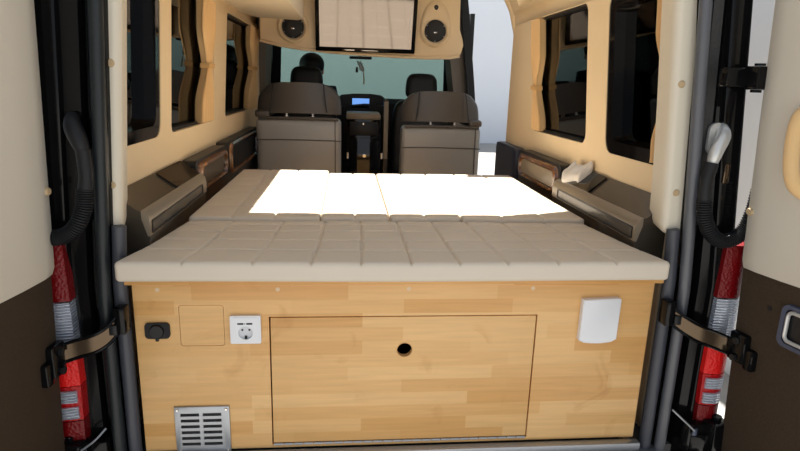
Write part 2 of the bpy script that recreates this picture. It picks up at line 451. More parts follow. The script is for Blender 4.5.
def seal(s, name, x0, m, y, r, z0, z1, label, k=.065):
    b_ = B(); pts = [(s * zx(z, x0, .50, k), y, z) for z in [z0 + (z1 - z0) * i / 14 for i in range(15)]]
    tube(b_, pts, r, 12); return struct(b_, name, m, label, 'seal')
seal(-1, 'trim_seal_left', .787, M['seal_teal'], -.018, .017, -.06, 1.85, 'dark rubber weather seal round the rear opening, left side')
seal(1, 'trim_seal_right', .806, M['seal_lit'], -.016, .016, -.06, 1.85, 'grey rubber weather seal round the rear opening, right side', .085)
seal(-1, 'trim_inner_seal_left', .752, M['rubber_grey'], -.002, .018, -.06, .66, 'grey rubber strip between bed cabinet and left body corner')
seal(1, 'trim_inner_seal_right', .765, M['rubber_grey'], -.002, .018, -.06, .66, 'grey rubber strip between bed cabinet and right body corner')

def dtrim(s, name, secs, label, screws):
    t = thing(name, label, 'trim', (s * .75, .03, .65), None, 'structure')
    rings = []
    for z, xi, xo in secs:
        r = .018
        pts = [(xo, .14), (xo, .030), (xo - .006, .012)]
        pts += [(xi + r - r * math.sin(a), .006 + r - r * math.cos(a)) for a in [i * PI / 2 / 6 for i in range(7)]]
        pts += [(xi + .004, .045), (xi + .03, .14)]
        rings.append([(s * x, y, z) for x, y in pts])
    b_ = B(); loft(b_, rings); part(b_, 'cover', M['trim'], t, smooth=50)
    for x, z in screws:
        b_ = B(); lathe(b_, [(0, -.003), (.007, -.003), (.010, 0), (.010, .004), (0, .004)], (x, .006, z), 'y', 16)
        part(b_, 'screw_cap', M['plug'], t)
    return t
dtrim(-1, 'trim_1', [(.632, .755, .772), (.645, .744, .784), (.66, .740, .786), (.76, .733, .779), (1.0, .714, .763), (1.21, .697, .746), (1.5, .67, .72), (1.72, .65, .70)],
      'pale cream trim panel on the left rear body corner', [(-.730, 1.063), (-.753, .765)])
dtrim(1, 'trim_2', [(.640, .748, .785), (.652, .734, .802), (.668, .728, .807), (.78, .722, .797), (1.0, .705, .775), (1.27, .680, .740), (1.5, .655, .71), (1.72, .64, .69)],
      'pale cream trim panel on the right rear body corner', [(.722, 1.055), (.752, .762)])

# rear sill / bumper step
bm = B(); box(bm, -.78, .80, -.06, .02, -.06, -.036, .004); 
struct(bm, 'trim_sill', M['alu'], 'brushed metal sill below the bed cabinet', 'sill')
bm = B(); box(bm, -.97, .97, -.22, .0, -.42, -.10, .03, 3)
struct(bm, 'trim_bumper', M['black'], 'black rear bumper below the cabinet', 'bumper')
bm = B(); box(bm, -.86, .86, -.01, 0.03, 1.70, 1.9, .01)
struct(bm, 'trim_header', M['trim'], 'cream header above the rear opening', 'trim')

# ------------------------------------------------------------------ rear doors
def local_door(n, s, hinge, ang, label):
    """door modelled along -y from the hinge, thickness towards outside (s)"""
    t = thing('door_%d' % n, label, 'door', hinge, None, 'structure')
    t.rotation_euler = (0, 0, ang)
    def P(b_, name, m, par=None, lab=None):
        o = finish(b_, name, m, par or t)
        if lab: o['label'] = lab
        return o
    def lean(y, z): return .0
    W = .80
    sec = [(z, -(.043 if s < 0 else .067) * z) for z in (-.02, .25, .50, .8, 1.1, 1.5, 1.9)]
    # outer black shell
    b_ = B(); loft(b_, [[(s * (x + a), y, z) for a, y in ((.028, -.03), (.06, -.015), (.085, -.03), (.085, -W), (.028, -W))] for z, x in sec])
    P(b_, 'outer_skin', M['gloss'])
    # lower brown panel and upper cream panel
    zs = .555 if s < 0 else .578
    lo = [(z, -(.043 if s < 0 else .067) * z) for z in (-.02, .2, .50, zs)]
    b_ = B(); loft(b_, [[(s * (x + a), y, z) for a, y in ((.028, -.030), (.012, -.034), (.004, -.046), (.004, -W + .02), (.028, -W + .01))] for z, x in lo])
    P(b_, 'lower_panel', M['door_brown'], lab='dark brown carpeted lower half')
    up = [(z, -(.043 if s < 0 else .067) * z) for z in (zs, zs + .02, .8, 1.1, 1.5, 1.88)]
    b_ = B()
    rings = []
    for i, (z, x) in enumerate(up):
        d = .006 if i else .0
        rings.append([(s * (x + a), y, z) for a, y in ((.028, -.030), (.010 - d, -.034), (.001 - d, -.044), (-.004 - d, -.085), (-.002 - d, -.16), (.006 - d, -.26), (.014 - d, -.40), (.014, -W + .02), (.028, -W + .01))])
    loft(b_, rings); P(b_, 'upper_panel', M['door_cream'], lab='pale cream upper half')
    return t, P, zs
dl, PL, zl = local_door(1, -1, (-.900, -.03, 0), math.radians(-4), 'open left rear door, pale cream above and brown below')
dr, PR, zr = local_door(2, 1, (.942, -.045, 0), math.radians(11), 'open right rear door with a black pull handle and brown lower half')
def plug(P, s, y, z, x=-.014, r=.010, m='plug', name='trim_plug'):
    b_ = B(); xx = -(.043 if s < 0 else .067) * z + x
    lathe(b_, [(0, -.002), (r * .8, -.002), (r, .001), (r, .012), (0, .012)], (s * xx, y, z), 'x', 16) if s > 0 else lathe(b_, [(0, .002), (r * .8, .002), (r, -.001), (r, -.012), (0, -.012)], (s * xx, y, z), 'x', 16)
    return P(b_, name, M[m])
plug(PL, -1, -.055, .765, -.011); plug(PL, -1, -.185, 1.10, -.004, .018)
plug(PR, 1, -.050, .735, -.011); plug(PR, 1, -.135, .495, .004, .008, 'black', 'screw')

# brackets for check straps on the doors, lower hinge blocks, upper hinge
def bracket(P, s, z, name):
    b_ = B()
    X = -s * .067 * z if s > 0 else .043 * z
    for a, c_, e, f_, g, h_ in ((-.016, .020, -.095, -.040, z - .040, z + .045), (-.012, .020, -.120, -.090, z - .050, z + .010)):
        box(b_, X + min(s * a, s * c_), X + max(s * a, s * c_), e, f_, g, h_, .006)
    o = P(b_, name, M['gloss'])
    for dz in (-.028, .022):
        b_ = B(); lathe(b_, [(0, 0), (.010, 0), (.010, .010), (0, .010)], (X - s * .018 - .005, -.066, z + dz), 'x', 6)
        q = finish(b_, 'bolt', M['black'], o)
bracket(PL, -1, .335, 'strap_bracket'); bracket(PR, 1, .350, 'strap_bracket')
def hinge(P, s, z, h, name):
    b_ = B(); x = -(.043 if s < 0 else .067) * z
    box(b_, s * x - .03, s * x + .035, -.045, .006, z - h / 2, z + h / 2, .005)
    cyl(b_, (s * (x + .005), -.012, z - h * .62), (s * (x + .005), -.012, z + h * .62), .013)
    box(b_, s * x - (.09 if s > 0 else -.02), s * x - (.02 if s > 0 else -.09), -.010, .020, z - h * .42, z + h * .42, .005)
    return P(b_, name, M['gloss'])
hinge(PR, 1, 1.075, .058, 'upper_hinge')
hinge(PR, 1, .03, .11, 'lower_hinge'); hinge(PL, -1, .015, .11, 'lower_hinge')
# pull handle on the right door
b_ = B()
fr = rrect(-.290, -.175, .415, .530, .022); fi = rrect(-.278, -.189, .427, .518, .014)
loft(b_, [[(.004, u, v) for u, v in fr], [(-.010, u, v) for u, v in rrect(-.288, -.177, .417, .528, .020)], [(-.010, u, v) for u, v in fi], [(.003, u, v) for u, v in fi]], cap=False)
bmesh.ops.translate(b_, vec=(-.031, 0, 0), verts=b_.verts)
h = PR(b_, 'pull_handle', M['blue_black'], lab='black recessed pull handle with a pale inner rim')
b_ = B(); prism(b_, fi, 'x', -.033, -.027); finish(b_, 'recess', M['black'], h)
b_ = B(); ringpts = rrect(-.268, -.197, .436, .512, .014)
tube(b_, [(-.041, u, v) for u, v in ringpts] + [(-.041, *ringpts[0])], .005, 8, cap=False); finish(b_, 'rim', M['silver'], h)
# padded grab handle on the right door
b_ = B(); tube(b_, catmull([(-.055, -.175, 1.01), (-.085, -.160, .985), (-.088, -.160, .90), (-.080, -.175, .83), (-.045, -.20, .80)], 6), .017, 12)
PR(b_, 'grab_handle', M['curtain'], lab='tan padded grab handle')

# ------------------------------------------------------------------ tail lights
def tail_light(s, dx, label):
    t = thing('tail_light', label, 'tail light', (s * .92, -.03, .05), 'tail lights on the rear corners')
    def seg(z0, z1, m, name, i0=0, i1=0, n=5, lab=None, par=None, a0=0., a1=1., puff=0.):
        rings = []
        for k in range(n + 1):
            z = z0 + (z1 - z0) * k / n
            xi = .876 + dx + i0 + (i1 - i0) * k / n; xo = .966 + dx * .5 + (0 if z > .3 else -.006)
            L_ = xo - xi
            A = [(xi + L_ * (a0 + (a1 - a0) * u / 6)) for u in range(7)]
            front = [(x, -.034 - puff - .016 * math.sin(PI * (.15 + .6 * (x - xi) / L_)) + .060 * max(0, (x - xi) / L_ - .55) ** 1.5) for x in A]
            pts = front + [(A[-1], .02), (A[0], .02)]
            rings.append([(s * x, y, z) for x, y in pts])
        b2 = B(); loft(b2, rings)
        return part(b2, name, m, par or t, lab, 50)
    seg(.470, .625, M['red_dark'], 'upper_lens', 0.002, .006, lab='dark red upper lens')
    seg(.345, .466, M['clear'], 'reversing_lens', .002, .004, lab='clear ribbed lens')
    seg(.232, .341, M['red_sunlit'], 'brake_lens', .0, .002, lab='brake lens in a red brightened for sun glow')
    L_ = seg(.130, .230, M['red'], 'indicator_lens', .002, .0, lab='red lens with two clear windows')
    for z in (.186, .138):
        seg(z, z + .033, M['clear'], 'clear_insert', 0, 0, 3, par=L_, a0=.10, a1=.84, puff=.006)
    seg(.055, .127, M['red_dark'], 'lower_lens', .004, .002, lab='dark red lower lens')
    return t
tail_light(-1, -.014, 'red and clear tail light beside the open left rear door')
tail_light(1, .014, 'red and clear tail light beside the open right rear door')

# ------------------------------------------------------------------ cable hoses
def hose(name, label, cap_pts, sleeve, ribbed, capm):
    t = thing(name, label, 'hose', tuple(sleeve[0]), 'corrugated cable hoses')
    b_ = B(); p = catmull(ribbed, 26)
    tube(b_, p, lambda i: .0175 + (.0030 if i % 3 else -.0012), 14); part(b_, 'ribbed_hose', M['rubber'], t, smooth=60)
    b_ = B(); p = catmull(sleeve, 8); tube(b_, p, .0175, 14); part(b_, 'sleeve', M['rubber'], t)
    b_ = B(); p = catmull(cap_pts, 6); n_ = len(p)
    tube(b_, p, lambda i: (.006 if capm == M['rubber'] else .004) + .0150 * math.sin(PI * min(1, .12 + .78 * i / n_)) ** .6, 14); part(b_, 'end_cap', capm, t, smooth=60)
    return t
hose('cable_hose', 'black corrugated cable hose curving from left body corner into left door',
     [(-.822, -.012, .938), (-.815, -.033, .915), (-.800, -.045, .885), (-.790, -.048, .855)],
     [(-.790, -.048, .860), (-.788, -.05, .80), (-.793, -.052, .76)],
     [(-.793, -.052, .765), (-.799, -.058, .715), (-.822, -.066, .668), (-.858, -.07, .648), (-.895, -.075, .655), (-.915, -.085, .69)], M['rubber'])
hose('cable_hose', 'black corrugated cable hose with a silver end cap on right body corner',
     [(.842, -.012, .950), (.836, -.034, .925), (.816, -.046, .890), (.806, -.048, .850)],
     [(.806, -.048, .855), (.797, -.05, .80), (.799, -.052, .752)],
     [(.799, -.052, .756), (.808, -.056, .700), (.836, -.060, .655), (.872, -.064, .644), (.912, -.068, .668), (.928, -.074, .725), (.930, -.08, .79)], M['silver'])
bm = B(); b2 = rrect(.806, .850, .872, .958, .021)
prism(bm, b2, 'y', -.018, -.008)
# backing plate of the silver end cap belongs to that hose
hs = [o for o in C.objects if o.get('label', '').startswith('black corrugated cable hose with a silver')][0]
part(bm, 'cap_plate', M['silver'], hs)
bm = B(); box(bm, .858, .876, -.030, -.020, .795, .850, .004)
tag(finish(bm, 'data_plate', M['steel_strap']), 'small bronze plate on the black right body corner beside the cable hose', 'plate')

# ------------------------------------------------------------------ door check straps
def strap(s, pts, label):
    t = thing('check_strap', label, 'door strap', tuple(pts[0]), 'door check straps')
    p = catmull(pts, 8)
    b_ = B(); 
    rings = []
    for i, q in enumerate(p):
        rings.append([(q.x, q.y - .002, q.z - .023), (q.x, q.y - .002, q.z + .023), (q.x, q.y + .004, q.z + .023), (q.x, q.y + .004, q.z - .023)])
    loft(b_, rings); part(b_, 'band', M['steel_strap'], t)
    for dz in (-.024, .024):
        b_ = B(); tube(b_, [q + Vector((0, -.002, dz)) for q in p], .0045, 8); part(b_, 'edge_bead', M['gloss'], t)
    b_ = B(); q = p[5]; box(b_, q.x - .010, q.x + .010, q.y - .008, q.y - .001, q.z - .014, q.z + .014, .003); part(b_, 'stop', M['black'], t)
    b_ = B(); q = p[0]; box(b_, q.x - .014, q.x + .014, q.y - .012, q.y + .028, q.z - .036, q.z + .036, .004); part(b_, 'anchor', M['gloss'], t)
    return t
strap(-1, [(-.742, -.045, .418), (-.768, -.060, .386), (-.800, -.068, .366), (-.850, -.074, .352), (-.893, -.082, .338)], 'bronze black door check strap from bed cabinet to left door')
strap(1, [(.752, -.045, .425), (.785, -.062, .400), (.830, -.072, .375), (.885, -.080, .355), (.932, -.090, .338)], 'bronze black door check strap from bed cabinet to right door')
# latch on the lower right corner
t = thing('door_catch', 'black door catch low on the right body corner under the tail light', 'latch', (.90, -.06, .03))
bm = B(); box(bm, .862, .955, -.075, -.022, -.02, .045, .008); part(bm, 'housing', M['gloss'], t)
bm = B(); cyl(bm, (.875, -.06, -.03), (.875, -.06, .065), .012, 16); part(bm, 'pin', M['blue_black'], t)
bm = B(); tube(bm, catmull([(.872, -.07, .06), (.845, -.075, .085), (.80, -.06, .125)], 5), .003, 8); part(bm, 'release_wire', M['alu'], t)
t = thing('door_catch', 'black door catch low on the left body corner under the tail light', 'latch', (-.90, -.06, .03))
bm = B(); box(bm, -.955, -.862, -.075, -.022, -.03, .035, .008); part(bm, 'housing', M['gloss'], t)
bm = B(); cyl(bm, (-.870, -.06, -.04), (-.870, -.06, .050), .012, 16); part(bm, 'pin', M['blue_black'], t)
bm = B(); tube(bm, catmull([(-.872, -.07, .05), (-.835, -.06, .075), (-.81, -.04, .10)], 5), .003, 8); part(bm, 'release_wire', M['alu'], t)

# ------------------------------------------------------------------ bed cabinet
cab = thing('bed_cabinet', 'wooden bed cabinet with a front hatch under the cushions', 'cabinet', (0, .7, 0))
bm = B(); box(bm, -.725, .725, 0, .018, -.004, .505, .0015)
fp = part(bm, 'front_panel', M['wood'], cab)
def cutbox(x0, x1, y0, y1, z0, z1):
    k = B(); box(k, x0, x1, y0 , y1, z0, z1); return k
k1 = cutbox(-.371, .386, -.05, .05, .006, .405)
k2 = B(); prism(k2, rrect(-.609, -.491, .321, .441, .008), 'y', -.05, .012)
# cut in the object's own frame (parent offset removed): shift cutters likewise is unnecessary because the child keeps the world place
cut(fp, [k1, k2])
bm = B(); box(bm, -.738, .742, -.016, 1.43, .503, .526, .003); part(bm, 'top_board', M['wood_edge'], cab)
for x in (-.722, .704):
    bm = B(); box(bm, x, x + .018, .018, 1.41, -.034, .503); part(bm, 'side_panel', M['wood'], cab)
bm = B(); box(bm, -.700, .700, 1.39, 1.41, -.034, .503); part(bm, 'back_panel', M['wood'], cab)
bm = B(); box(bm, -.3672, .3822, .001, .018, .012, .4013, .001)
hatch = part(bm, 'hatch', M['wood'], cab, 'large front hatch with a round finger hole')
k = B(); cyl(k, (.006, -.05, .300), (.006, .06, .300), .0212, 32); cut(hatch, [k])
bm = B(); lathe(bm, [(.0212, -.0004), (.0228, -.0006), (.0232, .0005), (.0212, .017)], (.006, .001, .300), 'y', 32); 
part(bm, 'hole_rim', M['wood_edge'], hatch)
bm = B()
for i in range(26):
    x = -.366 + i * .0288
    cyl(bm, (x, -.001, .008), (x + .026, -.001, .008), .0035, 10)
part(bm, 'piano_hinge', M['alu'], hatch)
bm = B(); prism(bm, rrect(-.6078, -.4922, .3222, .4398, .007), 'y', .0005, .014); part(bm, 'access_cover', M['wood'], cab, 'square wooden access cover let into the panel')
# twelve volt socket
bm = B(); prism(bm, rrect(-.699, -.634, .347, .392, .010), 'y', -.007, .0)
sk = part(bm, 'car_socket', M['rubber'], cab, 'black oblong power socket with a round flip cap')
bm = B(); lathe(bm, [(0, -.006), (.017, -.006), (.019, -.002), (.019, .0), (0, .0)], (-.667, -.007, .369), 'y', 28); part(bm, 'flip_cap', M['black'], sk)
bm = B(); box(bm, -.672, -.662, -.012, -.006, .340, .352, .003); part(bm, 'cap_tab', M['black'], sk)
# mains socket
bm = B(); prism(bm, rrect(-.474, -.392, .331, .412, .004), 'y', -.010, .0)
ms = part(bm, 'wall_socket', M['white'], cab, 'square white mains socket with two charging ports')
k = B(); lathe(k, [(0, -.02), (.0195, -.02), (.0195, -.003), (0, -.003)], (-.433, 0, .363), 'y', 32)
cut(ms, [k])
bm = B(); prism(bm, rrect(-.470, -.396, .335, .408, .004), 'y', -.0112, -.0098)
o2 = part(bm, 'socket_plate', M['white'], ms)
k = B(); lathe(k, [(0, -.02), (.0195, -.02), (.0195, 0), (0, 0)], (-.433, 0, .363), 'y', 32); cut(o2, [k])
bm = B(); lathe(bm, [(0, -.0035), (.0193, -.0035), (.0193, -.0028), (0, -.0028)], (-.433, 0, .363), 'y', 32); part(bm, 'socket_well', M['white_shaded'], ms)
for dx in (-.0095, .0095):
    bm = B(); lathe(bm, [(0, -.0042), (.0030, -.0042), (.0030, -.003), (0, -.003)], (-.433 + dx, 0, .369), 'y', 12); part(bm, 'pin_hole', M['black'], ms)
bm = B(); box(bm, -.436, -.430, -.0085, -.0030, .344, .352); part(bm, 'earth_clip', M['rubber'], ms)
for x0 in (-.454, -.430):
    bm = B(); box(bm, x0, x0 + .016, -.0116, -.010, .3875, .3925); part(bm, 'charging_port', M['black'], ms)
bm = B(); box(bm, -.4365, -.4335, -.0116, -.010, .3885, .3915); part(bm, 'indicator_dot', M['rubber_grey'], ms)
# vent grille
bm = B(); box(bm, -.639, -.487, -.006, .0, -.014, .138, .0025)
vg = part(bm, 'vent_grille', M['alu'], cab, 'square silver vent grille with two columns of slots')
ks = []
for i in range(6):
    for x0 in (-.622, -.561):
        z = .113 - i * .0186
        ks.append(cutbox(x0, x0 + .051, -.02, .02, z - .0048, z + .0048))
cut(vg, ks)
bm = B(); box(bm, -.630, -.500, -.0020, -.0012, .004, .128); part(bm, 'vent_mesh', M['rubber'], vg)
for x in (-.630, -.496):
    for z in (.129, -.004):
        bm = B(); lathe(bm, [(0, -.003), (.003, -.003), (.0048, 0), (0, 0)], (x, -.006, z), 'y', 12); part(bm, 'screw', M['chrome'], vg)
# white cover
bm = B()
out = [(.510, .455), (.618, .459), (.6225, .455), (.6215, .333)] + [(.6215 - .1115 * i / 8, .325 - .006 * math.sin(PI * i / 8) + .002 * (1 - i / 8)) for i in range(1, 8)] + [(.509, .330)]
loft(bm, [[(x, 0, z) for x, z in out], [(x, -.016, z) for x, z in out], [(.565 + (x - .565) * .95, -.019, .392 + (z - .392) * .96) for x, z in out]])
part(bm, 'white_cover', M['white'], cab, 'plain white plastic cover box')
for x in (-.660, -.345, .012, .365):
    bm = B(); lathe(bm, [(0, -.0008), (.006, -.0008), (.006, .002), (0, .002)], (x, 0, .485), 'y', 14); part(bm, 'screw_plug', M['plug_wood'], cab)
bm = B(); box(bm, -.735, .735, -.030, -.004, -.034, -.006, .003); part(bm, 'kick_strip', M['alu'], cab, 'brushed metal strip along the foot of the panel')

# ------------------------------------------------------------------ cushions
def cushion(label, x0, x1, y0, y1, z0, z1, sx, sy, nx, ny, r=.018, wob=0.0, seed=0, taper=0):
    rnd = random.Random(seed); ph = [rnd.uniform(0, 6) for _ in range(4)]
    def fn(p):
        q = p.copy()
        top = (q.z - z0) / (z1 - z0)
        if top > .70:
            f = min(1, (top - .70) / .3)
            d = 0
            for a in sx:
                aw = a + .0015 * math.sin(q.y * 9 + ph[0])
                d = max(d, math.exp(-((q.x - aw) / .0034) ** 2))
            for a in sy:
                aw = a + .0015 * math.sin(q.x * 6 + ph[1] + a * 9)
                d = max(d, math.exp(-((q.y - aw) / .0032) ** 2))
            # soft puff between the seams
            def puff(v, seams, lo, hi):
                ss = [lo] + list(seams) + [hi]
                for a, b_ in zip(ss, ss[1:]):
                    if a <= v <= b_: return math.sin(PI * (v - a) / (b_ - a)) ** .5 if b_ > a else 0
                return 0
            q.z += f * (.0015 * puff(q.x, sx, x0, x1) * puff(q.y, sy, y0, y1) - .0062 * d)
        if taper:
            w_ = max(0, min(1, (q.y + .06) / .145)); q.x *= 1 - .044 * w_ - .042 * max(0, min(1, (q.y - .085) / .30))
        q.z += wob * math.sin(q.x * 5 + ph[2]) * math.sin(q.y * 7 + ph[3])
        return q
    b_ = B(); rbox(b_, (x0, y0, z0), (x1, y1, z1), r, nx, ny, 10, fn)
    o = finish(b_, 'mattress_cushion', M['leather'], smooth=60)
    return tag(o, label, 'cushion', 'bed cushions')
cushion('wide front bed cushion quilted in a grid, on the cabinet edge', -.738, .722, -.072, .385, .529, .583,
        [-.575, -.400, -.252, -.123, .008, .137, .267, .406, .568], [.045, .150, .250, .335], 420, 180, .012, .0015, 1, .05)
cushion('leftmost rear bed cushion, partly shaded beside the left shelf', -.676, -.2475, .392, 1.43, .528, .592, [-.54, -.40], [.55, .70, .85, 1.0, 1.15, 1.3], 84, 150, .010, .001, 2)
cushion('narrow rear bed cushion second from the left, in full sun', -.246, -.016, .398, 1.35, .528, .592, [-.13], [.55, .70, .85, 1.0, 1.15], 56, 140, .010, .001, 3)
cushion('narrow rear bed cushion third from the left, in full sun', -.012, .2345, .402, 1.36, .528, .592, [.11], [.55, .70, .85, 1.0, 1.15], 56, 140, .010, .001, 4)
cushion('rightmost rear bed cushion, beside the right shelf', .238, .676, .405, 1.38, .528, .590, [.385, .53], [.55, .70, .85, 1.0, 1.15], 84, 140, .010, .001, 5)

# ------------------------------------------------------------------ side shelves
def shelf(s, y1, label, zi):
    t = thing('side_shelf', label, 'shelf', (s * .75, .4, .5), 'side shelves')
    prof = [(.705, .532), (.703, zi - .030), (.707, zi - .010), (.716, zi - .002), (.735, zi + .006), (.797, .722), (.797, .532)]
    b_ = B(); prism(b_, [(s * x, z) for x, z in prof], 'y', .105, y1); part(b_, 'body', M['shelf'], t, smooth=35)
    fz = [(.7015, zi - .068), (.7005, zi - .030), (.7045, zi - .010), (.7135, zi - .0005), (.722, zi + .004), (.722, zi - .02), (.708, zi - .068)]
    b_ = B(); prism(b_, [(s * x, z) for x, z in fz], 'y', .103, y1 + .002); part(b_, 'edge_band', M['shelf_face'], t, 'taupe rounded edge', smooth=50)
    b_ = B(); o_ = rrect(.12, y1 - .06, zi - .064, zi - .026, .006)
    i_ = rrect(.126, y1 - .066, zi - .058, zi - .032, .004)
    x1 = s * .6985; x2 = s * .7045
    loft(b_, [[(x2, u, v) for u, v in o_], [(x1, u, v) for u, v in o_], [(x1, u, v) for u, v in i_], [(x2, u, v) for u, v in i_]], cap=False)
    g = part(b_, 'drawer_frame', M['black'], t)
    b_ = B(); prism(b_, i_, 'x', s * .7005, s * .706); part(b_, 'drawer_front', M['shelf'], g)
    b_ = B()
    pts = [(.722, zi + .0035), (.790, .7225)]
    loft(b_, [[(s * x, y, z + .0015) for x, z in pts] + [(s * x, y, z - .004) for x, z in reversed(pts)] for y in (y1 - .30, y1 - .004)])
    part(b_, 'gloss_top', M['piano'], t, 'gloss black top at the front end')
    return t
shelf(-1, .765, 'dark bronze side shelf under the left windows, along the front cushion', .672)
shelf(1, .815, 'dark bronze side shelf under the right windows, along the front cushion', .662)
# crumpled plastic bag on right shelf
bm = B()
def crump(p):
    q = p.copy()
    n = math.sin(q.x * 120 + q.y * 60) * .003 + math.sin(q.y * 95 - q.x * 40 + 1) * .004 + math.sin(q.x * 40 + 2) * .004
    if q.z > .690: q.z += n
    q.x += .012 * math.sin(q.y * 40); return q
rbox(bm, (.725, .640, .674), (.785, .790, .712), .012, 14, 30, 5, crump)
for v in bm.verts:
    v.co.z += (v.co.x - .75) * .75 + .009
tag(finish(bm, 'plastic_bag', M['cloth'], smooth=25), 'crumpled whitish plastic bag on the front end of right side shelf', 'bag')

# armrest bins with veneer rim
def bin_(s, y0, y1, label, z0=.585, z1=.705):
    t = thing('armrest_bin', label, 'armrest', (s * .77, (y0 + y1) / 2, .5), 'armrest bins')
    x = .742
    b_ = B(); prism(b_, rrect(y0, y1, .40, z1 + .012, .02), 'x', s * (x + .004), s * .799); part(b_, 'body', M['black'], t)
    o_ = rrect(y0 + .02, y1 - .02, z0, z1, .045, 7); i_ = rrect(y0 + .055, y1 - .055, z0 + .022, z1 - .028, .030, 7)
    b_ = B(); loft(b_, [[(s * (x + .006), u, v) for u, v in o_], [(s * (x - .010), u, v) for u, v in rrect(y0 + .026, y1 - .026, z0 + .006, z1 - .006, .042, 7)],
                        [(s * (x - .012), u, v) for u, v in rrect(y0 + .045, y1 - .045, z0 + .016, z1 - .020, .034, 7)], [(s * (x + .006), u, v) for u, v in i_]], cap=False)
    part(b_, 'veneer_rim', M['veneer'], t, 'glossy burr wood rim', smooth=50)
    b_ = B(); prism(b_, i_, 'x', s * (x - .001), s * (x + .006)); part(b_, 'pocket', M['shelf_face' if s > 0 else 'shelf'], t)
    return t
bin_(-1, .80, 1.38, 'armrest bin with a burr wood rim on the left wall ahead of side shelf')
bin_(1, .86, 1.45, 'armrest bin with a burr wood rim on the right wall ahead of side shelf')
t = thing('wall_speaker', 'black ribbed speaker grille low on the left wall behind the driver side seat', 'speaker', (-.77, 1.9, .5))
bm = B(); prism(bm, rrect(1.40, 2.45, .40, .725, .03), 'x', -.799, -.750); part(bm, 'body', M['black'], t)
bm = B(); o_ = rrect(1.47, 2.33, .555, .712, .05, 7); i_ = rrect(1.51, 2.29, .572, .694, .04, 7)
loft(bm, [[(-.748, u, v) for u, v in o_], [(-.734, u, v) for u, v in rrect(1.485, 2.315, .562, .705, .047, 7)], [(-.748, u, v) for u, v in i_]], cap=False); part(bm, 'rim', M['veneer'], t)
bm = B()
for i in range(18):
    y = 1.53 + i * .0435; box(bm, -.752, -.742, y, y + .022, .580, .686)
part(bm, 'grille_bars', M['rubber'], t)
bm = B(); rbox(bm, (.735, 1.50, .36), (.80, 1.925, .715), .02, 6, 10, 10)
tag(finish(bm, 'corner_pad', M['navy'], smooth=60), 'dark navy plastic corner cover at right wall front end by the side door', 'cover')
# grab clip on right wall end
bm = B(); box(bm, .800, .826, 1.90, 1.925, 1.085, 1.145, .006)
tag(finish(bm, 'curtain_clip', M['shelf_face']), 'small taupe clip on the cream edge by the side door', 'clip')

# ------------------------------------------------------------------ curtains
def curtain(s, y0, y1, z0, z1, zw, lean, label, top_extra=0.0, pinch=.42, n=88):
    t = thing('curtain', label, 'curtain', (s * .80, (y0 + y1) / 2, z0), 'tied window curtains')
    yc = (y0 + y1) / 2
    rows = []
    for k in range(33):
        z = z0 + (z1 - z0) * k / 32
        d = min(1, abs(z - zw) / .16); wv = pinch + (1 - pinch) * (d * d * (3 - 2 * d))
        cy = yc + lean * (1 - d) * 1.0
        row = []
        for i in range(n + 1):
            u = i / n - .5
            a = u * 2 * PI * 5.5
            row.append((s * (0.806 - .017 * math.sin(a + .5 * math.sin(z * 9)) * (.55 + .45 * wv) ), cy + u * (y1 - y0) * wv, z))
        rows.append(row)
    b_ = B()
    rings = [[p for p in r] + [(p[0] + s * .006, p[1], p[2]) for p in reversed(r)] for r in rows]
    loft(b_, rings); part(b_, 'fabric', M['curtain'], t, smooth=70)
    b_ = B(); w = (y1 - y0) * pinch * .5 + .006; cy = yc + lean
    prism(b_, [(s * .786, cy - w), (s * .786, cy + w), (s * .826, cy + w), (s * .826, cy - w)], 'z', zw - .010, zw + .010)
    part(b_, 'tie_band', M['tie'], t)
    return t
curtain(-1, 1.13, 1.37, .838, 1.364, 1.085, .03, 'tan curtain tied at the waist on the left wall middle window')
curtain(-1, 2.36, 2.73, .838, 1.358, 1.10, .04, 'tan curtain tied at the waist on the left wall window nearest the cab')
curtain(1, 1.315, 1.445, .822, 1.352, 1.03, .02, 'tan curtain tied at the waist on the right wall window by the side door')
curtain(1, .115, .250, .815, 1.352, 1.04, -.03, 'tan curtain at the rear end of right wall rear window')

# ------------------------------------------------------------------ overhead console with speakers, television
con = thing('overhead_console', 'cream overhead console with two round speakers above the cab', 'console', (0, 2.6, 1.2))
bm = B()
bot = [(-.725, 1.272), (-.60, 1.245), (-.45, 1.226), (-.25, 1.212), (0, 1.203), (.20, 1.198), (.40, 1.196), (.53, 1.202), (.597, 1.215)]
side = [(.607, 1.235), (.622, 1.285), (.615, 1.325), (.592, 1.39), (.587, 1.60)]
outl = bot + side + [(-.725, 1.60)]
def shrink(p, d): return (p[0] * (1 - d), p[1] + (d * 1.2 if p[1] < 1.3 else 0))
loft(bm, [[(x, 2.95, z + .02 if z < 1.3 else z) for x, z in outl], [(x, 2.52, z) for x, z in outl], [(x, 2.505, z + .003) for x, z in outl], [(x, 2.50, z + .014 if z < 1.3 else z) for x, z in [(x * .992, z) for x, z in outl]]])
part(bm, 'housing', M['cream_dark'], con, smooth=35)
bm = B(); tube(bm, [(x, 2.497, z + .006) for x, z in bot], .011, 10); part(bm, 'lower_lip', M['cream_dark'], con, smooth=60)
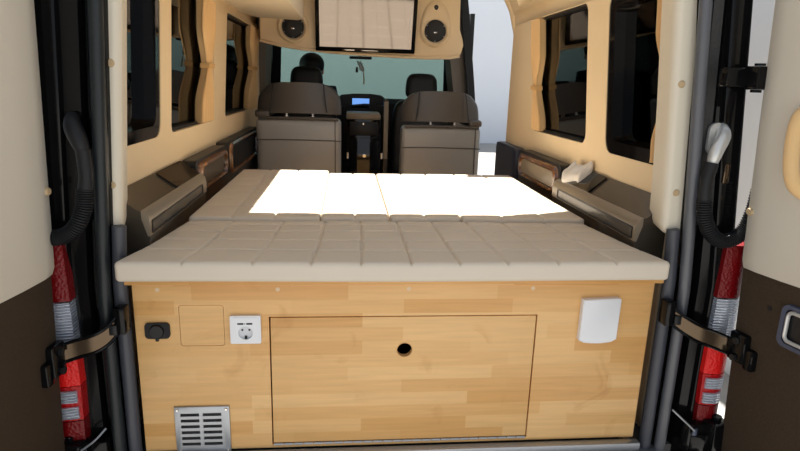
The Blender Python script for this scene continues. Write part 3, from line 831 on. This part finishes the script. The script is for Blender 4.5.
for cx, cz, k in ((-.511, 1.367, 0), (.425, 1.375, 1)):
    bm = B()
    rings = []
    N_ = 48
    def tear(r, y, up):
        out = []
        for i in range(N_):
            a = 2 * PI * i / N_; sx_, sz_ = r * math.cos(a), r * math.sin(a)
            if sz_ > 0: sz_ = sz_ * up
            out.append((cx + sx_, y, cz + sz_))
        return out
    loft(bm, [tear(.104, 2.502, 1.9 if k else 1.05), tear(.100, 2.484, 1.85 if k else 1.04), tear(.088, 2.478, 1.6 if k else 1.02), tear(.073, 2.488, 1.0), tear(.071, 2.502, 1.0)], cap=False)
    part(bm, 'speaker_surround', M['cream_dark'], con, smooth=60)
    bm = B(); lathe(bm, [(0, -.004), (.02, -.008), (.045, -.003), (.060, .004), (.0705, .0), (.0705, .02), (0, .02)], (cx, 2.484, cz), 'y', 40)
    sp = part(bm, 'speaker', M['grille'], con, 'round black speaker')
    bm = B(); box(bm, cx - .011, cx + .011, 2.474, 2.478, cz - .014, cz - .006, .002); part(bm, 'badge', M['chrome'], sp)
    for a in (30, 150, 210, 270, 330):
        bm = B(); lathe(bm, [(0, -.003), (.003, -.003), (.003, .002), (0, .002)], (cx + .0655 * math.cos(math.radians(a)), 2.486, cz + .0655 * math.sin(math.radians(a))), 'y', 8); part(bm, 'screw', M['silver'], sp)
bm = B(); lathe(bm, [(0, -.005), (.010, -.008), (.019, -.002), (.019, .012), (0, .012)], (.424, 2.484, 1.521), 'y', 28); part(bm, 'tweeter', M['grille'], con, 'small round tweeter above the right speaker')
tv = thing('television', 'glossy black television screen tilted down in the overhead console', 'television', (-.0375, 2.485, 1.228))
tv.rotation_euler = (math.radians(17), 0, 0)
bm = B(); box(bm, -.326, .326, -.022, 0, 0, .40, .004)
finish(bm, 'bezel', M['gloss'], tv)
bm = B(); box(bm, -.300, .300, -.0245, -.021, .030, .385); o = finish(bm, 'screen', M['tv'], tv)
bm = B(); box(bm, -.15, -.072, -.0240, -.0215, .010, .015, .001); box(bm, -.030, .085, -.0240, -.0215, .010, .014, .001); finish(bm, 'badge', M['chrome'], tv)
bm = B(); box(bm, .288, .292, -.0245, -.0215, .075, .30, .001); finish(bm, 'trim_line', M['silver'], tv)

# ------------------------------------------------------------------ passenger seats (backs towards us)
def children(o): return [c for c in C.objects if c.parent == o]
def passenger_seat(side, shift=0):
    t = thing('passenger_seat', '', 'seat', (0, 0, 0))
    b_ = B()
    def shp(p):
        q = p.copy(); q.y += .10 * (q.z - .35) * .6 * 0
        q.x *= 1 - .02 * max(0, .45 - q.z)
        if q.y < .05: q.y -= .010 * math.cos(q.x * 4)
        return q
    rbox(b_, (-.262, 0, .12), (.262, .15, .80), .028, 24, 8, 30, shp); finish(b_, 'backrest', M['seat_back'], t, smooth=60)
    b_ = B(); tube(b_, [(-.262, -.009, .668), (-.13, -.0115, .672), (0, -.012, .672), (.13, -.0115, .670), (.262, -.009, .668)], .0035, 6)
    finish(b_, 'piping', M['seat'], t)
    b_ = B(); tube(b_, [(-.245, -.004, .80), (-.1, -.006, .804), (.1, -.006, .804), (.245, -.004, .80)], .010, 8); tube(b_, [(.225, -.008, .14), (.227, -.010, .5), (.224, -.008, .79)], .003, 6); finish(b_, 'seam', M['seat'], t)
    # winged head support
    b_ = B(); rings = []
    for k in range(15):
        u = k / 14
        z = .838 + .182 * u
        w = .262 - .020 * u ** 2 - .035 * u ** 6
        d0 = .02 + .035 * u; th = .13 - .04 * u
        rr = []
        for i in range(28):
            a = 2 * PI * i / 28
            ca, sa = math.cos(a), math.sin(a)
            ex = .45
            px = w * math.copysign(abs(ca) ** ex, ca); py = th / 2 * math.copysign(abs(sa) ** .7, sa)
            wing = .05 * (abs(px) / .26) ** 2
            zz = z - .012 * math.cos(px * 6) * (1 - u) + .022 * (1 - u) * (1 - (abs(px) / .26) ** 2) - .012 * (1 - u) - .055 * u ** 3 * (abs(px) / .24) ** 4
            rr.append((px, d0 + .02 + py + wing, zz))
        rings.append(rr)
    loft(b_, rings); hs_ = finish(b_, 'head_support', M['seat'], t, smooth=60)
    for x in (-.165, .165):
        b2 = B(); tube(b2, [(x * 1.06, -.004, .842), (x, -.014 + .012, .90), (x * .96, .008, .96), (x * .93, .035, 1.012)], .0035, 6); finish(b2, 'stitching', M['cab_seat'], hs_)
    for x in (-.075, .085):
        b2 = B(); cyl(b2, (x, .012, .79), (x, .020, .872), .0080, 12)
        q = finish(b2, 'post', M['chrome'], t)
        b2 = B(); cyl(b2, (x, .012, .800), (x, .0125, .818), .0120, 12); finish(b2, 'collar', M['chrome'], q)
    b_ = B(); rbox(b_, (-.26, .13, .16), (.26, .62, .30), .03, 10, 10, 5); finish(b_, 'seat_cushion', M['seat'], t, smooth=60)
    b_ = B(); box(b_, -.20, .20, .12, .55, -.035, .17, .01); finish(b_, 'pedestal', M['black'], t)
    s = side
    b_ = B(); rbox(b_, (s * .222 - .046, -.012, .802), (s * .222 + .046, .36, .848), .018, 8, 12, 6)
    finish(b_, 'armrest', M['seat'], t, smooth=60)
    return t
ps = passenger_seat(-1)
ps.location = (-.455, 2.155, 0); ps['label'] = 'dark leather passenger seat back on the left, below the driver headrest'; ps['group'] = 'passenger seats'
def copy_tree(o, parent=None):
    c = o.copy(); C.objects.link(c)
    if parent is not None: c.parent = parent
    for ch in children(o): copy_tree(ch, c)
    return c
ps2 = passenger_seat(1); ps2['group'] = 'passenger seats'; ps2.location = (.440, 2.135, -.030); ps2.scale = (.965, 1, 1)
ps2['label'] = 'dark leather passenger seat back on the right, beside the open side door'

# ------------------------------------------------------------------ cab seats
def cab_seat():
    t = thing('cab_seat', '', 'seat')
    b_ = B()
    def shp(p):
        q = p.copy(); u = max(0, (q.z - .70) / .22); q.x *= 1 - .10 * u * u; q.z -= .06 * u * (abs(q.x) / .25) ** 3; return q
    rbox(b_, (-.25, 0, .30), (.25, .14, .94), .045, 14, 6, 16, shp); finish(b_, 'backrest', M['cab_seat'], t, smooth=60)
    b_ = B()
    def hd(p):
        q = p.copy(); u = (q.z - .93) / .20; q.x *= .86 + .14 * math.sin(PI * min(1, .25 + .6 * u)); q.z -= .02 * u * (abs(q.x) / .13) ** 3; return q
    rbox(b_, (-.135, .02, .940), (.135, .13, 1.145), .045, 12, 8, 12, hd); finish(b_, 'headrest', M['cab_seat'], t, smooth=60)
    for x in (-.06, .06):
        b_ = B(); cyl(b_, (x, .07, .90), (x, .07, .96), .008, 10); finish(b_, 'post', M['chrome'], t)
    b_ = B(); rbox(b_, (-.25, .10, .30), (.25, .50, .44), .04, 10, 10, 5); finish(b_, 'seat_cushion', M['cab_seat'], t, smooth=60)
    b_ = B(); box(b_, -.20, .20, .06, .46, -.035, .32, .01); finish(b_, 'pedestal', M['black'], t)
    return t
cs = cab_seat(); cs.location = (-.490, 3.40, 0); cs['label'] = 'black leather driver seat with the person sitting in it'; cs['group'] = 'cab seats'
cs2 = copy_tree(cs); cs2.location = (.475, 3.42, -.03); cs2['label'] = 'empty black leather cab seat by the windscreen on the right'

# ------------------------------------------------------------------ centre cabinet, dashboard
t = thing('centre_cabinet', 'gloss black cabinet with a drawer front between the passenger seats', 'cabinet', (-.03, 3.0, 0))
bm = B(); box(bm, -.165, .105, 2.98, 3.30, -.034, .765, .008); part(bm, 'carcass', M['piano'], t)
bm = B(); box(bm, -.160, .100, 2.972, 3.28, .752, .800, .008); part(bm, 'tray', M['shelf_face'], t, 'taupe grey top tray')
bm = B(); box(bm, -.135, .085, 2.966, 2.98, .10, .615, .006); d = part(bm, 'door', M['piano'], t)
bm = B(); lathe(bm, [(0, -.012), (.014, -.010), (.016, -.003), (.010, 0), (0, 0)], (-.020, 2.966, .475), 'y', 20); part(bm, 'knob', M['chrome'], d)
bm = B(); box(bm, -.135, .085, 2.970, 2.98, .63, .735, .005); d = part(bm, 'drawer', M['black'], t)
bm = B(); lathe(bm, [(0, -.008), (.008, -.006), (.009, 0), (0, 0)], (-.03, 2.970, .72), 'y', 16); part(bm, 'knob', M['chrome'], d)
for x in (-.150, .112):
    bm = B(); cyl(bm, (x, 2.965, .455), (x, 2.965, .50), .010, 12); part(bm, 'side_bolt', M['chrome'], t)
bm = B(); box(bm, .125, .165, 3.0, 3.05, .30, .905, .010); part(bm, 'side_rail', M['shelf'], t, 'upright bronze grey rail')
bm = B(); box(bm, .128, .162, 2.996, 3.002, .45, .89, .002); part(bm, 'rail_face', M['shelf_face'], t)

t = thing('dashboard', 'black dashboard with a lit blue screen under the windscreen', 'dashboard', (0, 4.0, 0))
bm = B()
prism(bm, [(3.99, .25), (3.93, .60), (3.94, .84), (4.0, .885), (4.38, .86), (4.40, .25)], 'x', -.84, .84); part(bm, 'body', M['black'], t)
bm = B()
dome = [(-.235, .78), (-.235, .885), (-.205, .915), (-.10, .928), (.06, .930), (.15, .918), (.195, .885), (.20, .78)]
loft(bm, [[(x, 3.76, z) for x, z in dome], [(x, 3.74 + .05, z - .0) for x, z in dome], [(x * .95, 4.1, z - .02) for x, z in dome]])
k = part(bm, 'instrument_hood', M['black'], t)
bm = B(); box(bm, -.115, .050, 3.748, 3.762, .805, .895, .004); q = part(bm, 'display', M['piano'], t)
bm = B(); box(bm, -.108, .043, 3.744, 3.749, .830, .888); part(bm, 'display_glass', M['screen'], q, 'glowing blue screen')
bm = B(); rings = [[(x, y, z) for y, z in ((3.70, z0), (3.70, z0 + .012), (3.76, z0 + .014), (3.76, z0))] for x, z0 in ((-.23, .800), (-.10, .820), (.0, .832), (.10, .828), (.20, .815))]
loft(bm, rings); part(bm, 'hood_ledge', M['cab_seat'], t)
bm = B(); box(bm, -.06, .10, 4.10, 4.13, 1.2405, 1.258, .006) if False else box(bm, -.135, .075, 4.10, 4.125, 1.236, 1.262, .008)
mr = thing('rear_view_mirror', 'dark rear view mirror at the top of the windscreen', 'mirror', (-.03, 4.12, 1.25))
part(bm, 'mirror_head', M['black'], mr)
bm = B(); cyl(bm, (-.03, 4.12, 1.25), (-.03, 4.20, 1.36), .010, 12); part(bm, 'stem', M['black'], mr)
ch = thing('hanging_charm', 'pale charm with a tassel hanging from the rear view mirror', 'charm', (-.02, 4.09, 1.2))
bm = B()
rbox(bm, (-.055, 4.075, 1.13), (-.005, 4.095, 1.215), .010, 8, 4, 10, lambda p: Vector((p.x + .012 * math.sin((p.z - 1.1) * 40), p.y, p.z + .008 * math.sin(p.x * 90))))
part(bm, 'pouch', M['white'], ch)
bm = B(); rbox(bm, (-.075, 4.08, 1.115), (-.052, 4.10, 1.165), .006, 4, 3, 5); part(bm, 'bead', M['black'], ch)
bm = B(); cyl(bm, (-.03, 4.092, 1.205), (-.03, 4.095, 1.245), .002, 6); part(bm, 'string', M['black'], ch)
bm = B(); tube(bm, [(-.008, 4.085, 1.135), (0, 4.085, 1.09), (.004, 4.085, 1.05), (.002, 4.085, 1.01)], lambda i: (.003, .005, .006, .007)[i], 8); part(bm, 'tassel', M['tie'], ch)
# steering wheel
sw = thing('steering_wheel', 'black steering wheel in front of the driver', 'steering wheel', (-.49, 3.98, .85))
bm = B(); R_ = []
for i in range(33):
    a = 2 * PI * i / 32; R_.append((-.49 + .18 * math.cos(a), 3.88 + .05 * math.sin(a), .80 + .15 * math.sin(a) * 1.0))
tube(bm, R_, .014, 10, cap=False); part(bm, 'rim', M['black'], sw)
bm = B(); tube(bm, [(-.66, 3.88, .80), (-.49, 3.89, .79), (-.32, 3.88, .80)], .014, 8); cyl(bm, (-.49, 3.88, .80), (-.49, 3.935, .76), .04, 16); part(bm, 'hub', M['black'], sw)

# ------------------------------------------------------------------ driver (seen from behind)
def skin_mesh(name, pts, edges, radii, m, parent=None, sub=2, root=0):
    me = bpy.data.meshes.new(name); me.from_pydata([Vector(p) for p in pts], edges, []); me.update()
    o = bpy.data.objects.new(name, me); C.objects.link(o)
    md = o.modifiers.new('s', 'SKIN'); md.use_smooth_shade = True
    for i, r in enumerate(radii):
        sv = me.skin_vertices[0].data[i]; sv.radius = r if isinstance(r, tuple) else (r, r)
        sv.use_root = (i == root)
    o.modifiers.new('d', 'SUBSURF').levels = sub
    dg = bpy.context.evaluated_depsgraph_get(); dg.update()
    n = bpy.data.meshes.new_from_object(o.evaluated_get(dg)); o.modifiers.clear(); o.data = n; bpy.data.meshes.remove(me)
    n.materials.clear(); n.materials.append(m)
    n.polygons.foreach_set('use_smooth', [True] * len(n.polygons))
    if parent: o.parent = parent
    return o
X0 = -.475
P = {'pel': (X0, 3.66, .52), 'sp1': (X0, 3.62, .66), 'sp2': (X0, 3.62, .80), 'che': (X0, 3.64, .90), 'nk0': (X0 + .01, 3.66, .985), 'nk1': (X0 + .012, 3.68, 1.04), 'hd0': (X0 + .015, 3.705, 1.10), 'hd1': (X0 + .016, 3.70, 1.165), 'hd2': (X0 + .016, 3.695, 1.19)}
names = list(P); pts = [P[k] for k in names]
edges = [(i, i + 1) for i in range(len(names) - 1)]
rad = [(.15, .11), (.135, .10), (.15, .10), (.15, .095), (.058, .055), (.05, .05), (.072, .085), (.078, .095), (.055, .07)]
def addp(p, r, par):
    pts.append(p); rad.append(r); edges.append((par, len(pts) - 1)); return len(pts) - 1
for s in (-1, 1):
    sh = addp((X0 + s * .17, 3.64, .91), .055, 3); el = addp((X0 + s * .205, 3.66, .68), .044, sh); el2 = addp((X0 + s * .20, 3.675, .655), .043, el)
    wr = addp((X0 + s * .17, 3.76, .76), .028, el2); pa = addp((X0 + s * .165, 3.785, .80), .032, wr)
    for f, (dx, dz, ln) in enumerate(((-.022, 0, .06), (-.008, .006, .07), (.007, .005, .066), (.021, 0, .052))):
        a = addp((X0 + s * (.165 + dx), 3.795, .825 + dz), .009, pa); b3 = addp((X0 + s * (.165 + dx), 3.82, .835 + dz), .0085, a); addp((X0 + s * (.165 + dx), 3.828, .815 + dz), .008, b3)
    th = addp((X0 + s * .140, 3.782, .80), .011, pa); addp((X0 + s * .125, 3.79, .825), .0095, th)
    hp = addp((X0 + s * .09, 3.70, .51), .085, 0); kn = addp((X0 + s * .12, 4.02, .50), .060, hp) if False else addp((X0 + s * .12, 3.74, .50), .08, hp)
driver = skin_mesh('person', pts, edges, rad, M['skin'])
tag(driver, 'person with short black hair in a dark navy top on the driver seat', 'person')
# face details and ears, merged as shapes on the same mesh
bmx = B(); bmx.from_mesh(driver.data)
for s in (-1, 1):
    rbox(bmx, (X0 + .016 + s * .094 - .008, 3.69, 1.085), (X0 + .016 + s * .094 + .008, 3.725, 1.150), .008, 3, 4, 6)
rbox(bmx, (X0 + .004, 3.79, 1.095), (X0 + .030, 3.825, 1.135), .010, 4, 4, 5)
bmx.to_mesh(driver.data); bmx.free(); driver.data.polygons.foreach_set('use_smooth', [True] * len(driver.data.polygons))
# shirt
sp = [P['sp1'], P['sp2'], P['che'], (X0 + .006, 3.65, .985)]; se = [(0, 1), (1, 2), (2, 3)]; sr = [(.148, .112), (.160, .112), (.160, .108), (.080, .070)]
for s in (-1, 1):
    n0 = len(sp); sp += [(X0 + s * .19, 3.64, .945), (X0 + s * .207, 3.66, .68), (X0 + s * .198, 3.69, .668), (X0 + s * .174, 3.745, .742)]; se += [(2, n0), (n0, n0 + 1), (n0 + 1, n0 + 2), (n0 + 2, n0 + 3)]; sr += [.066, .053, .050, .037]
sh_ = skin_mesh('jumper', sp, se, sr, M['shirt'], driver); 
# hair cap
bm = B(); bmesh.ops.create_uvsphere(bm, u_segments=28, v_segments=18, radius=1)
for v in list(bm.verts):
    v.co = Vector((X0 + .016 + v.co.x * .108, 3.690 + v.co.y * .118, 1.165 + v.co.z * .098))
bmesh.ops.delete(bm, geom=[v for v in bm.verts if (v.co.y > 3.745 and v.co.z < 1.185) or v.co.z < 1.085], context='VERTS')
g = bmesh.ops.extrude_face_region(bm, geom=list(bm.faces)); 
for v in [e for e in g['geom'] if isinstance(e, bmesh.types.BMVert)]:
    d = v.co - Vector((X0 + .016, 3.69, 1.15)); v.co -= d * .10
finish(bm, 'hair', M['hair'], driver, smooth=80)
tp = [(X0, 3.655, .52), (X0 - .1, 3.70, .505), (X0 + .1, 3.70, .505), (X0 - .12, 3.76, .50), (X0 + .12, 3.76, .50), (X0 - .12, 3.78, .30), (X0 + .12, 3.78, .30), (X0 - .12, 3.78, .06), (X0 + .12, 3.78, .06)]
skin_mesh('trousers', tp, [(0, 1), (0, 2), (1, 3), (2, 4), (3, 5), (4, 6), (5, 7), (6, 8)], [(.16, .12), .095, .095, .085, .085, .06, .06, .05, .05], M['trousers'], driver)

# the padded side walls lean slightly inwards towards the roof
bpy.context.view_layer.update()
def lean(o, s, k):
    if o.type == 'MESH':
        dz = o.matrix_world.translation.z; dy = o.matrix_world.translation.y; ymax = 1.8 if s > 0 else 2.8
        for v in o.data.vertices:
            z = v.co.z + dz
            if z > .833 and v.co.y + dy < ymax: v.co.x -= s * k * (z - .833)
    for c in children(o): lean(c, s, k)
for o in list(C.objects):
    if o.parent is None:
        x = o.location.x
        if o.name == 'wall_left' or o.name in ('window_1', 'window_2', 'window_3') or (o.get('category') == 'curtain' and x < 0): lean(o, -1, .064)
        if o.name == 'wall_right' or o.name in ('window_4', 'window_5') or (o.get('category') == 'curtain' and x > 0): lean(o, 1, .088)

# ------------------------------------------------------------------ light
w = bpy.data.worlds.new('sky'); SC.world = w; w.use_nodes = True
bg = w.node_tree.nodes['Background']
bg.inputs['Color'].default_value = (.80, .88, 1.0, 1); bg.inputs['Strength'].default_value = .55
sun = bpy.data.lights.new('sun', 'SUN'); sun.energy = 10.0; sun.angle = math.radians(.8); sun.color = (1, .95, .87)
so = bpy.data.objects.new('sun', sun); C.objects.link(so)
d = Vector((-.08, -.30, -1)).normalized()
so.rotation_euler = d.to_track_quat('-Z', 'Y').to_euler()
so.location = (0, 0, 6)

# ------------------------------------------------------------------ camera
cam = bpy.data.cameras.new('camera'); co = bpy.data.objects.new('camera', cam); C.objects.link(co)
cam.sensor_width = 36; cam.lens = 572.1043 / 800 * 36; cam.clip_start = .02; cam.clip_end = 200
r = Vector((0.9954140439811471, -0.09106482636395544, 0.02929297602501006)); u = Vector((-0.006156881304496743, 0.24459491568564906, 0.9696058065179545)); f = Vector((0.09546189741305956, 0.96533959031008, -0.24291253883294212))
mw = Matrix((( r.x, u.x, -f.x, -0.16456), (r.y, u.y, -f.y, -1.48291), (r.z, u.z, -f.z, 1.03842), (0, 0, 0, 1)))
co.matrix_world = mw
SC.camera = co
SC.cycles.max_bounces = 12; SC.cycles.transparent_max_bounces = 12; SC.cycles.diffuse_bounces = 6
SC.view_settings.view_transform = 'Standard'; SC.view_settings.look = 'None'
SC.view_settings.exposure = .5; SC.view_settings.gamma = 1; SC.view_settings.use_curve_mapping = False
